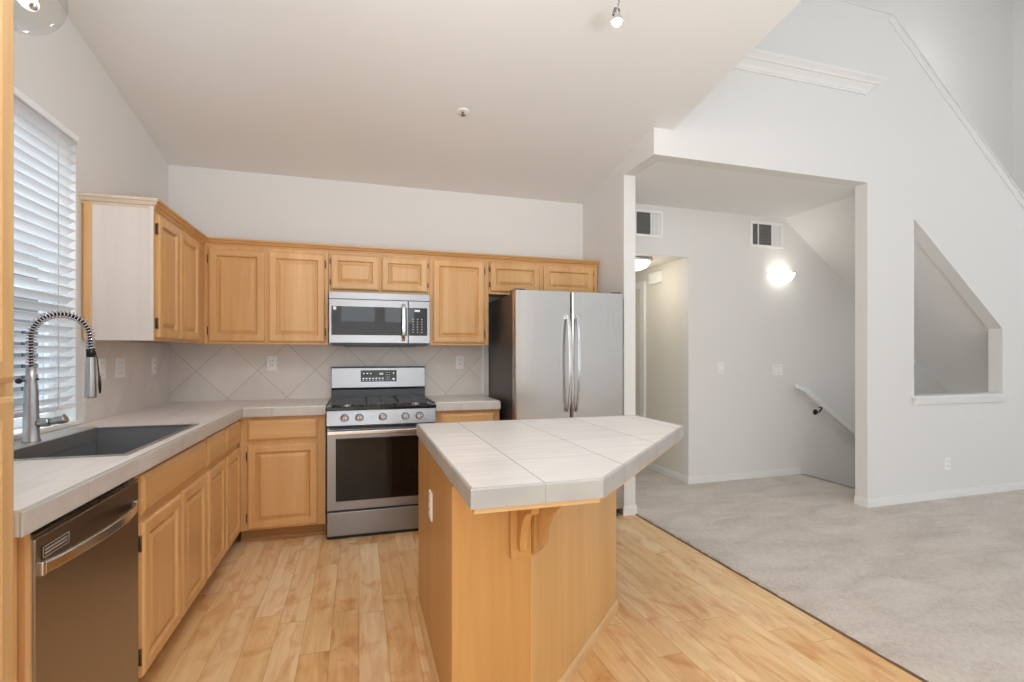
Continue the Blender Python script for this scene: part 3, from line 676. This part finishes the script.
# ------------------------------------------------------------------ microwave
mw = thing('microwave', 'stainless over-the-range microwave with black glass door above the range', 'microwave', (.160, 4.15, 1.366))
hx = .374; yf = 3.955-4.15; hh = .395
MB().box(-hx, hx, yf+.045, .20, .008, hh).build('body', M['steel'], mw)
MB().box(-hx+.02, hx-.02, yf+.0, .20, -.006, .010).box(-hx+.1, hx-.1, yf+.06, .15, -.012, .0).build('underside', M['black'], mw)
MB().box(-hx, hx, yf+.004, yf+.05, hh-.052, hh).build('top_grille', M['steel'], mw, bevel=.002)
dr = MB().box(-hx, .204, yf, yf+.045, .012, hh-.054).build('door', M['steel'], mw, bevel=.003)
plabel(MB().box(-hx+.018, .196, yf-.003, yf+.002, .072, hh-.108).build('window', M['dglass'], dr), 'black glass window')
MB().box(-hx+.030, -hx+.052, yf-.004, yf-.002, hh-.135, hh-.112).build('sticker', M['white'], dr)
pn = MB().box(.207, hx, yf, yf+.045, .012, hh-.054).build('control_panel', M['steel'], mw, bevel=.003)
plabel(MB().box(.211, hx-.022, yf-.003, yf+.002, .072, hh-.108).build('keypad', M['dglass'], pn), 'black glass keypad')
m = MB()
for j in range(4):
    pass
for k_, w in enumerate((.007, .007, .007, .007)): m.box(.255+k_*.0105, .255+k_*.0105+w, yf-.0038, yf-.0028, hh-.138, hh-.122)
for i in range(3):
    for j in range(6): m.box(.238+i*.034, .246+i*.034, yf-.0038, yf-.0028, .098+j*.020, .101+j*.020)
m.build('keypad_marks', M['mark'], pn)
m = MB(); hp_ = []
for i in range(13):
    s_ = i/12; hp_.append((.168, yf-.016-.030*math.sin(PI*s_)**.6, .030+s_*(hh-.11)))
vs = []
for x, y, z in hp_: vs += [(x-.013, y+.005, z), (x+.013, y+.005, z), (x+.012, y-.006, z), (x-.012, y-.006, z)]
q = len(hp_); m.add(vs, [(i*4+j, i*4+(j+1) % 4, i*4+4+(j+1) % 4, i*4+4+j) for i in range(q-1) for j in range(4)]+[(3, 2, 1, 0), (4*q-4, 4*q-3, 4*q-2, 4*q-1)])
m.box(.158, .178, yf-.016, yf, .028, .05).box(.158, .178, yf-.016, yf, hh-.10, hh-.078)
m.build('handle', M['bright'], dr, bevel=.003)

# ------------------------------------------------------------------ refrigerator
fr = thing('refrigerator', 'stainless French-door refrigerator with two long vertical handles', 'refrigerator', (1.555, 3.95, 0))
hx = .452; yd = 3.535-3.95
MB().box(-hx, hx, yd+.085, .375, .03, 1.752).build('body', M['greyside'], fr, bevel=.003)
def fdoor(x0, x1, z0, z1, name):
    m = MB(); n_ = 10; vs = []; w_ = x1-x0
    prof_ = []
    for i in range(n_+1):
        u = i/n_; prof_.append((x0+w_*u, yd+.004-.006*math.sin(PI*u)))
    r = .014
    pl = [(x0, yd+.07), (x0, yd+.004+r), (x0+r*.3, yd+.004+r*.3), (x0+r, yd+.003)]+[p for p in prof_[1:-1]]+[(x1-r, yd+.003), (x1-r*.3, yd+.004+r*.3), (x1, yd+.004+r), (x1, yd+.07)]
    m.prism(pl, z0, z1, 'z'); return m.build(name, M['steelv'], fr, bevel=.002)
dl = fdoor(-hx, -.003, .70, 1.772, 'door'); drt = fdoor(.003, hx, .70, 1.772, 'door'); fz = fdoor(-hx, hx, .075, .692, 'freezer_drawer')
MB().box(-hx, -hx+.012, yd+.071, yd+.085, .08, 1.77).box(hx-.012, hx, yd+.071, yd+.085, .08, 1.77).box(-hx+.02, hx-.02, yd+.05, yd+.09, .07, 1.75).build('gasket', M['black'], fr)
for s_, d_ in ((-1, dl), (1, drt)):
    m = MB(); vs = []; q = 17
    for i in range(q):
        u = i/(q-1); z = .855+u*.74; y = yd-.020-.045*math.sin(PI*u)**.7; x = s_*.036+s_*.0
        vs += [(x-.011, y+.007, z), (x+.011, y+.007, z), (x+.010, y-.008, z), (x-.010, y-.008, z)]
    m.add(vs, [(i*4+j, i*4+(j+1) % 4, i*4+4+(j+1) % 4, i*4+4+j) for i in range(q-1) for j in range(4)]+[(3, 2, 1, 0), (4*q-4, 4*q-3, 4*q-2, 4*q-1)])
    m.box(s_*.036-.011, s_*.036+.011, yd-.025, yd, .855, .89).box(s_*.036-.011, s_*.036+.011, yd-.025, yd, 1.56, 1.595)
    m.build('handle', M['bright'], d_, bevel=.003)
    MB().box(s_*hx-.09 if s_ > 0 else -hx+.01, s_*hx-.01 if s_ > 0 else -hx+.09, yd+.03, yd+.17, 1.752, 1.785).build('hinge_cover', M['greyside'], fr, bevel=.004)
m = MB(); m.box(-.40, .40, yd-.055, yd-.037, .615, .640).box(-.40, -.37, yd-.04, yd, .617, .638).box(.37, .40, yd-.04, yd, .617, .638); m.build('handle', M['bright'], fz, bevel=.004)
MB().box(-hx+.02, hx-.02, yd+.04, yd+.08, .03, .075).build('base_grille', M['black'], fr)
for s_ in (-1, 1):
    MB().lathe([(0, 0), (.022, 0), (.022, .01), (.012, .012), (.012, .045), (0, .045)], (s_*(hx-.05), yd+.07, 0), 14).build('foot', M['black'], fr)

# ------------------------------------------------------------------ island
BX0, BY0, BY1 = .292, 1.615, 2.60
BQ, BR = (.557, 1.615), (1.246, 2.281)
il = thing('kitchen_island', 'five-sided plain maple kitchen island base standing on the wood floor', 'island', (.75, 2.1, 0))
ip = lambda pts: [(x-.75, y-2.1) for x, y in pts]
foot = [(BX0, BY0), BQ, BR, (BR[0], BY1), (BX0, BY1)]
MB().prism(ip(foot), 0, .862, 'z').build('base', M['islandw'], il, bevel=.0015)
# corner stile edges
# base moulding following the foot
def offset(poly, d):
    out = []; n = len(poly)
    for i in range(n):
        p0, p1, p2 = Vector(poly[i-1]), Vector(poly[i]), Vector(poly[(i+1) % n])
        a = (p1-p0).normalized(); b = (p2-p1).normalized(); na = Vector((a.y, -a.x)); nb = Vector((b.y, -b.x))
        bis = (na+nb).normalized(); out.append(tuple(p1+bis*(d/max(.2, bis.dot(na)))))
    return out
m = MB(); A = offset(foot, .014); B = offset(foot, .008); n_ = len(foot)
vs = [(x-.75, y-2.1, 0) for x, y in A]+[(x-.75, y-2.1, .036) for x, y in A]+[(x-.75, y-2.1, .052) for x, y in B]+[(x-.75, y-2.1, .052) for x, y in foot]
m.add(vs, [(i+j*n_, (i+1) % n_+j*n_, (i+1) % n_+(j+1)*n_, i+(j+1)*n_) for i in range(n_) for j in range(3)])
m.build('base_molding', M['palestrip'], il)
# far side doors (facing the range)
for x0, x1 in ((.32, .76), (.79, 1.22)):
    d_ = MB(); d_.nested(-x1+.75, -x0+.75, .11, .84, DOOR); d_.v = [(-x, (BY1-2.1)-y, z) for x, y, z in d_.v]; d_.build('door', M['doorw'], il)
# corbels
def corbel(c, dirx):
    """c: top of the back plate on the face; dirx: outward unit normal"""
    nx = Vector((dirx[0], dirx[1], 0)); tx = Vector((-dirx[1], dirx[0], 0))
    m = MB()
    def P(u, v, z): p = Vector((c[0]-.75, c[1]-2.1, 0))+nx*u+tx*v; return (p.x, p.y, z)
    zt = .8615
    def pr(poly, v0, v1):
        n = len(poly); vs = [P(u, v0, z) for u, z in poly]+[P(u, v1, z) for u, z in poly]
        m.add(vs, [tuple(range(n))[::-1], tuple(range(n, 2*n))]+[(i, (i+1) % n, (i+1) % n+n, i+n) for i in range(n)])
    pr([(0, zt), (0, .612), (.018, .612), (.018, zt)], -.036, .036)
    cv = [(.018, zt), (.018, .655), (.030, .642), (.042, .642)]
    for i in range(9): a = PI/2*i/8; cv.append((.045+.11*(1-math.cos(a))+.0, .648+.15*math.sin(a)))
    cv += [(.160, .815), (.185, .832), (.19, zt)]
    pr(cv, -.013, .013)
    m.build('corbel', M['islandw'], il, bevel=.0015)
corbel((.519, BY0), (0, -1))
dn = Vector((BR[0]-BQ[0], BR[1]-BQ[1])).normalized(); on = (dn.y, -dn.x)
corbel((BQ[0]+dn.x*.038, BQ[1]+dn.y*.038), on)
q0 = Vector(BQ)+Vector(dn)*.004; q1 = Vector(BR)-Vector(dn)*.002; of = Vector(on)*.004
plabel(MB().prism(ip([q0, q1, q1+of, q0+of]), .05, .862, 'z').build('angled_face', M['islandangled'], il), 'angled side face, toned lighter than the base')  # thin overlay that sets the angled side in a lighter tone
# seam strip on the left side panel
MB().box(BX0-.7515, BX0-.75, BY0-2.1, BY0-2.1+.02, .052, .862).build('corner_strip', M['doorw'], il)

top5 = [(.284, 1.306), (.674, 1.306), (1.556, 2.158), (1.562, 2.585), (1.562, 2.62), (.284, 2.62)]
top5 = [(.284, 1.306), (.674, 1.306), (1.560, 2.160), (1.560, 2.62), (.284, 2.62)]
ic = thing('island_countertop', 'pale tile five-sided island countertop with a cut corner and wood underlay', 'countertop', (.9, 2.0, .862))
inv = Matrix.Translation((-.9, -2.0, -.862))
def put(mb, nm, mat, par, **kw):
    o = mb.build(nm, mat, None, **kw); o.parent = par; o.matrix_parent_inverse = inv; return o
inner = offset(top5, -.008)
put(MB().prism(inner, .880, CT-.001, 'z'), 'tile_top', M['tile_island'], ic)
m = MB(); n_ = 5; mid = offset(top5, -.003)
vs = [(x, y, .879) for x, y in top5]+[(x, y, CT-.005) for x, y in top5]+[(x, y, CT) for x, y in mid]+[(x, y, CT) for x, y in inner]+[(x, y, .879) for x, y in inner]
m.add(vs, [(i+j*n_, (i+1) % n_+j*n_, (i+1) % n_+(j+1)*n_, i+(j+1)*n_) for i in range(n_) for j in range(4)])
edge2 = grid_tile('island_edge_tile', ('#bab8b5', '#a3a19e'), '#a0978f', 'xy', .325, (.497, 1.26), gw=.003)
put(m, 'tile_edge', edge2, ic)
und = offset(top5, -.012)
put(MB().prism(und, .862, .879, 'z'), 'wood_underlay', M['palestrip'], ic, bevel=.001)

# ------------------------------------------------------------------ electrical plates
def plate(label, loc, rz, kind='outlet', w=.072, name=None, cat=None):
    """local: plate faces -y"""
    t = thing(name or ('light_switch' if kind != 'outlet' else 'wall_outlet'), label, cat or ('switch' if kind != 'outlet' else 'outlet'), loc, rz)
    MB().nested(-w/2, w/2, -.058, .058, [(0, 0), (0, .003), (.003, .006)]).build('plate', M['white'], t)
    if kind == 'outlet':
        m = MB().box(-.017, .017, -.008, -.005, -.034, .034); m.build('receptacle', M['white'], t, bevel=.002)
        m = MB()
        for z in (-.02, .016): m.box(-.008, -.005, -.0085, -.0079, z, z+.010).box(.005, .008, -.0085, -.0079, z, z+.010)
        m.build('slots', M['slot'], t)
    else:
        for i in range(kind):
            x = (i-(kind-1)/2)*.046
            s = MB().box(x-.016, x+.016, -.008, -.005, -.033, .033).build('rocker', M['white'], t, bevel=.002)
            MB().box(x-.0165, x+.0165, -.0062, -.0058, -.0345, .0345).build('rocker_gap', M['duct'], s)
    return t
XS = XL+.0125
plate('single white switch plate on the left tile wall, nearest the window', (XS, 3.305, 1.213), PI/2, 1)
plate('double-width white switch plate, middle of the three on the left tile wall', (XS, 3.525, 1.213), PI/2, 2, .115)
plate('white outlet on the left tile wall, nearest the back corner', (XS, 4.035, 1.213), PI/2)
plate('white outlet on the back tile wall left of the range', (-.659, YB-.0125, 1.221), 0)
plate('white outlet on the back tile wall right of the range, beside the refrigerator', (.848, YB-.0125, 1.224), 0)
plate('white outlet on the left side of the island', (BX0-.0005, 2.125, .655), -PI/2)
plate('white outlet low on the white wall below the five-sided opening', (5.037, YP0-.0005, .312), 0)
plate('single white plate on the stair hall wall, left one of the pair', (3.51, YH-.0005, 1.155), 0, 1)
plate('double white switch plate on the stair hall wall, nearer the handrail', (4.232, YH-.0005, 1.132), 0, 2, .125)

# ------------------------------------------------------------------ air vents
def vent(label, x0, x1, z0, z1):
    t = thing('air_vent', label, 'vent', ((x0+x1)/2, YH, (z0+z1)/2)); w = (x1-x0)/2; h = (z1-z0)/2
    m = MB(); b = .025
    for q in ((-w, w, h-b, h), (-w, w, -h, -h+b), (-w, -w+b, -h+b, h-b), (w-b, w, -h+b, h-b)): m.box(q[0], q[1], -.012, -.0005, q[2], q[3])
    xa = -w+b+(2*w-2*b)*.20; xb = -w+b+(2*w-2*b)*.68
    m.box(xa-.005, xa+.005, -.012, -.0005, -h+b, h-b).box(xb-.004, xb+.004, -.012, -.0005, -h+b, h-b); m.build('frame', M['white'], t)
    MB().box(-w+b, w-b, -.003, -.0005, -h+b, h-b).build('backing', M['duct'], t)
    m = MB(); n = 9
    for i in range(n):
        z = -h+b+(i+.5)*(2*h-2*b)/n
        m.obox((((-w+b)+xb)/2, -.007, z), (xb+w-b, .009, .0016), Matrix.Rotation(math.radians(35), 3, 'X'))
    m.build('louvers', M['duct'] if False else M['wire'], t)
    m = MB()
    for i in range(7):
        x = xb+.006+(i+.5)*(w-b-xb-.006)/7; m.obox((x, -.007, 0), (.010, .0016, 2*h-2*b), Matrix.Rotation(math.radians(-25), 3, 'Z'))
    m.build('vertical_louvers', M['white'], t)
vent('white air vent high on the stair hall wall above the hallway opening', 2.44, 2.83, 2.425, 2.685)
vent('white air vent high on the stair hall wall above the lit sconce', 3.875, 4.29, 2.41, 2.675)

# ------------------------------------------------------------------ lights of the place, plus added fill lights
sc = thing('wall_sconce', 'lit half-bowl white glass wall sconce in the stair hall', 'lamp', (4.25, YH, 2.02))
prof_s = [(.004, .01), (.05, .016), (.10, .04), (.137, .08), (.152, .122)]
MB().lathe(prof_s, (0, -.001, 0), 24, None, -PI, 0).build('shade', M['lampglass'], sc)
m = MB(); m.lathe([(.148, .120), (.158, .120), (.158, .128), (.148, .128), (.148, .120)], (0, -.001, 0), 24, None, -PI, 0); m.build('rim', M['bright'], sc)
MB().box(-.05, .05, -.02, -.001, .03, .12).build('bracket', M['white'], sc)
def point(name, loc, power, col, r=.05):
    l = bpy.data.lights.new(name, 'POINT'); l.energy = power; l.color = col; l.shadow_soft_size = r
    o = bpy.data.objects.new(name, l); COL.objects.link(o); o.location = loc; return o
point('sconce_lamp', (4.25, YH-.16, 2.15), .35, (1, .98, .95), .05)
point('stairwell_fill', (6.7, 3.76, -.2), 3.5, (1, .96, .9), .1)  # added fill below the stairs, brightens the inside of the five-sided opening
point('loft_fill', (6.3, 3.6, 4.6), 4.5, (1, .98, .95), .15)  # added fill, no fixture, brightens the far upper wall
hl = thing('ceiling_light', 'lit white glass bowl ceiling light in the hallway beyond the stair hall', 'lamp', (2.69, 4.52, 2.26))
MB().lathe([(0, 0), (.155, 0), (.165, -.008), (.165, -.022), (.150, -.028)], (0, 0, 0), 32).build('rim', M['bright'], hl)
MB().lathe([(.150, -.024), (.145, -.05), (.115, -.085), (.06, -.108), (0, -.115)], (0, 0, 0), 32).build('bowl', M['hallglass'], hl)
point('hallway_lamp', (2.69, 4.6, 2.0), 2.8, (1, .93, .83), .09)

# spotlight on wires under the sloped ceiling
px_, py_ = 1.165, 2.12; zt_ = slope(py_)
sp = thing('ceiling_spotlight', 'small lit spotlight hanging from the sloped kitchen ceiling', 'lamp', (px_, py_, zt_))
MB().lathe([(0, 0), (.04, 0), (.04, -.012), (0, -.014)], (0, 0, 0), 20).build('canopy', M['bright'], sp)
zb_ = 2.862-zt_
MB().tube([(-.03, 0, -.01), (-.02, 0, -.09), (.012, 0, -.15), (.0, 0, zb_+.06)], .0035, 8).tube([(-.008, 0, zb_+.065), (-.02, 0, zb_+.03)], .006, 8).tube([(.01, 0, zb_+.065), (.015, 0, zb_+.03)], .004, 8).build('stem', M['wire'], sp)
MB().lathe([(.012, .045), (.016, .04), (.026, .01), (.030, 0), (.028, 0), (.022, .012), (.012, .038)], (0, 0, zb_), 20).build('reflector', M['bright'], sp)
MB().lathe([(0, .018), (.014, .014), (.024, .002), (.020, -.010), (0, -.016)], (0, 0, zb_), 18).build('bulb', M['bulb'], sp)
l = bpy.data.lights.new('spot_lamp', 'SPOT'); l.energy = 14; l.spot_size = 2.2; l.spot_blend = .8; l.shadow_soft_size = .03
o = bpy.data.objects.new('spot_lamp', l); COL.objects.link(o); o.location = (px_, py_, 2.845)

# glass-shaded lamp over the sink, close to the camera
gx, gy, gz = -.935, 1.815, 2.335
gl = thing('pendant_lamp', 'clear glass dish lamp with chrome tip hanging near the ceiling, upper left', 'lamp', (gx, gy, slope(gy)))
ax_ = Vector((.62, -.42, -.66)).normalized()
Rg = Vector((0, 0, -1)).rotation_difference(ax_).to_matrix()
oc = Vector((0, 0, gz-slope(gy)))
MB().lathe([(.018, .012), (.05, .009), (.085, -.001), (.100, -.010), (.100, -.012), (.084, -.003), (.05, .007), (.018, .010)], oc, 40, Rg).build('glass_shade', M['shade'], gl)
MB().lathe([(0, .05), (.012, .048), (.020, .02), (.022, -.025), (.018, -.045), (0, -.048)], oc, 24, Rg).build('bulb', M['softbulb'], gl)
MB().lathe([(0, -.044), (.008, -.046), (.011, -.056), (.007, -.064), (0, -.066)], oc, 18, Rg).build('tip', M['bright'], gl)
MB().tube([(0, 0, 0), oc+Vector((0, 0, .12)), oc-ax_*.03], .004, 8).lathe([(0, 0), (.05, 0), (.05, -.015), (0, -.02)], (0, 0, 0), 20).build('stem', M['bright'], gl)

# sprinkler head
sy_ = 3.288; sr = thing('sprinkler_head', 'small recessed sprinkler head in the sloped kitchen ceiling', 'sprinkler', (.662, sy_, slope(sy_)))
Rs = Matrix.Rotation(math.atan(-.175), 3, 'X')
MB().lathe([(.0, -.002), (.018, -.003), (.036, -.006), (.040, -.003), (.041, 0.002)], (0, 0, 0), 24, Rs).build('escutcheon', M['white'], sr)
MB().lathe([(0, -.004), (.007, -.004), (.006, -.022), (.014, -.024), (.014, -.026), (0, -.027)], (0, 0, 0), 16, Rs).build('head', M['wire'], sr)

# door chime box in the hallway
dc = thing('door_chime', 'small white chime box high on the hallway wall', 'chime', (3.13, 4.80, 2.13))
MB().box(-.045, -.0005, -.10, .10, -.06, .06).build('cover', M['white'], dc, bevel=.004)
MB().box(-.046, -.044, -.08, .08, -.02, -.016).box(-.046, -.044, -.08, .08, .016, .02).build('grille', M['trim'], dc)

# handrail on the stair wall
hr = thing('handrail', 'white-painted stair handrail sloping down the hall wall', 'handrail', (4.60, YH, .93))
rail = MB(); y0, y1 = -.105, -.055
def seg(p0, p1, th=.032):
    a = Vector(p0); b = Vector(p1); d_ = (b-a).normalized(); n2 = Vector((-d_.y, d_.x))
    rail.prism([a-n2*th, b-n2*th, b+n2*th*.3, a+n2*th*.3], y0, y1, 'y')
a_, b_, c_ = (-.150, .022), (-.03, -.020), (2.2, -1.61)
rail.prism([(-.205, .045), (-.08, .022), (2.2, -1.60), (2.2, -1.68), (-.095, -.040), (-.205, .003)], y0, y1, 'y')
rail.build('rail', M['trim'], hr, bevel=.012, seg=4)
for x in (.14, 1.2):
    z = -.072-.713*(x+.045)
    MB().tube([(x, -.001, z-.06), (x, -.05, z-.055), (x, -.08, z-.02), (x, -.08, z+.005)], .008, 8).lathe([(0, 0), (.03, 0), (.03, .006), (0, .008)], (x, -.001, z-.06), 16, Matrix.Rotation(PI/2, 3, 'X')).box(x-.03, x+.03, -.092, -.068, z-.006, z+.004).build('bracket', M['bracket'], hr)

# low drum added behind the camera to house the ceiling fill light
bo = thing('added_uplight', 'added low white drum uplight, unseen behind the camera, for ceiling fill', 'lamp', (.45, -1.7, 0))
MB().lathe([(0, .56), (.70, .56), (.70, 0), (.73, 0), (.73, .70), (.70, .70), (.70, .56)], (0, 0, 0), 40).build('drum', M['white'], bo)

# neighbouring house seen through the slats
nb = MB().box(-7.0, -4.2, -2, 18, -1, 4.4); struct('exterior_house', nb, plain('neighbour_stucco', '#9c9c9b', .9))
m = MB()
for yv in (4.2, 5.5, 6.8, 8.1, 9.4): m.box(-4.22, -4.18, yv, yv+.45, .75, 1.6)
struct('exterior_house_windows', m, M['darkgrey'])

# added copy of the spotlight, out of view, to go with the aisle fill
def copy_tree(o, parent=None):
    c = o.copy(); COL.objects.link(c); c.parent = parent
    for ch in list(o.children): copy_tree(ch, c)
    return c
s2 = copy_tree(sp); s2.location = (-.05, 1.25, slope(1.25)); s2['label'] = 'added unseen spotlight over the aisle, carrying the fill light'
point('aisle_fill', (-.05, 1.25, slope(1.25)-.34), 26, (.97, .98, 1), .10)  # unseen point light added to lift the aisle floor and base cabinets
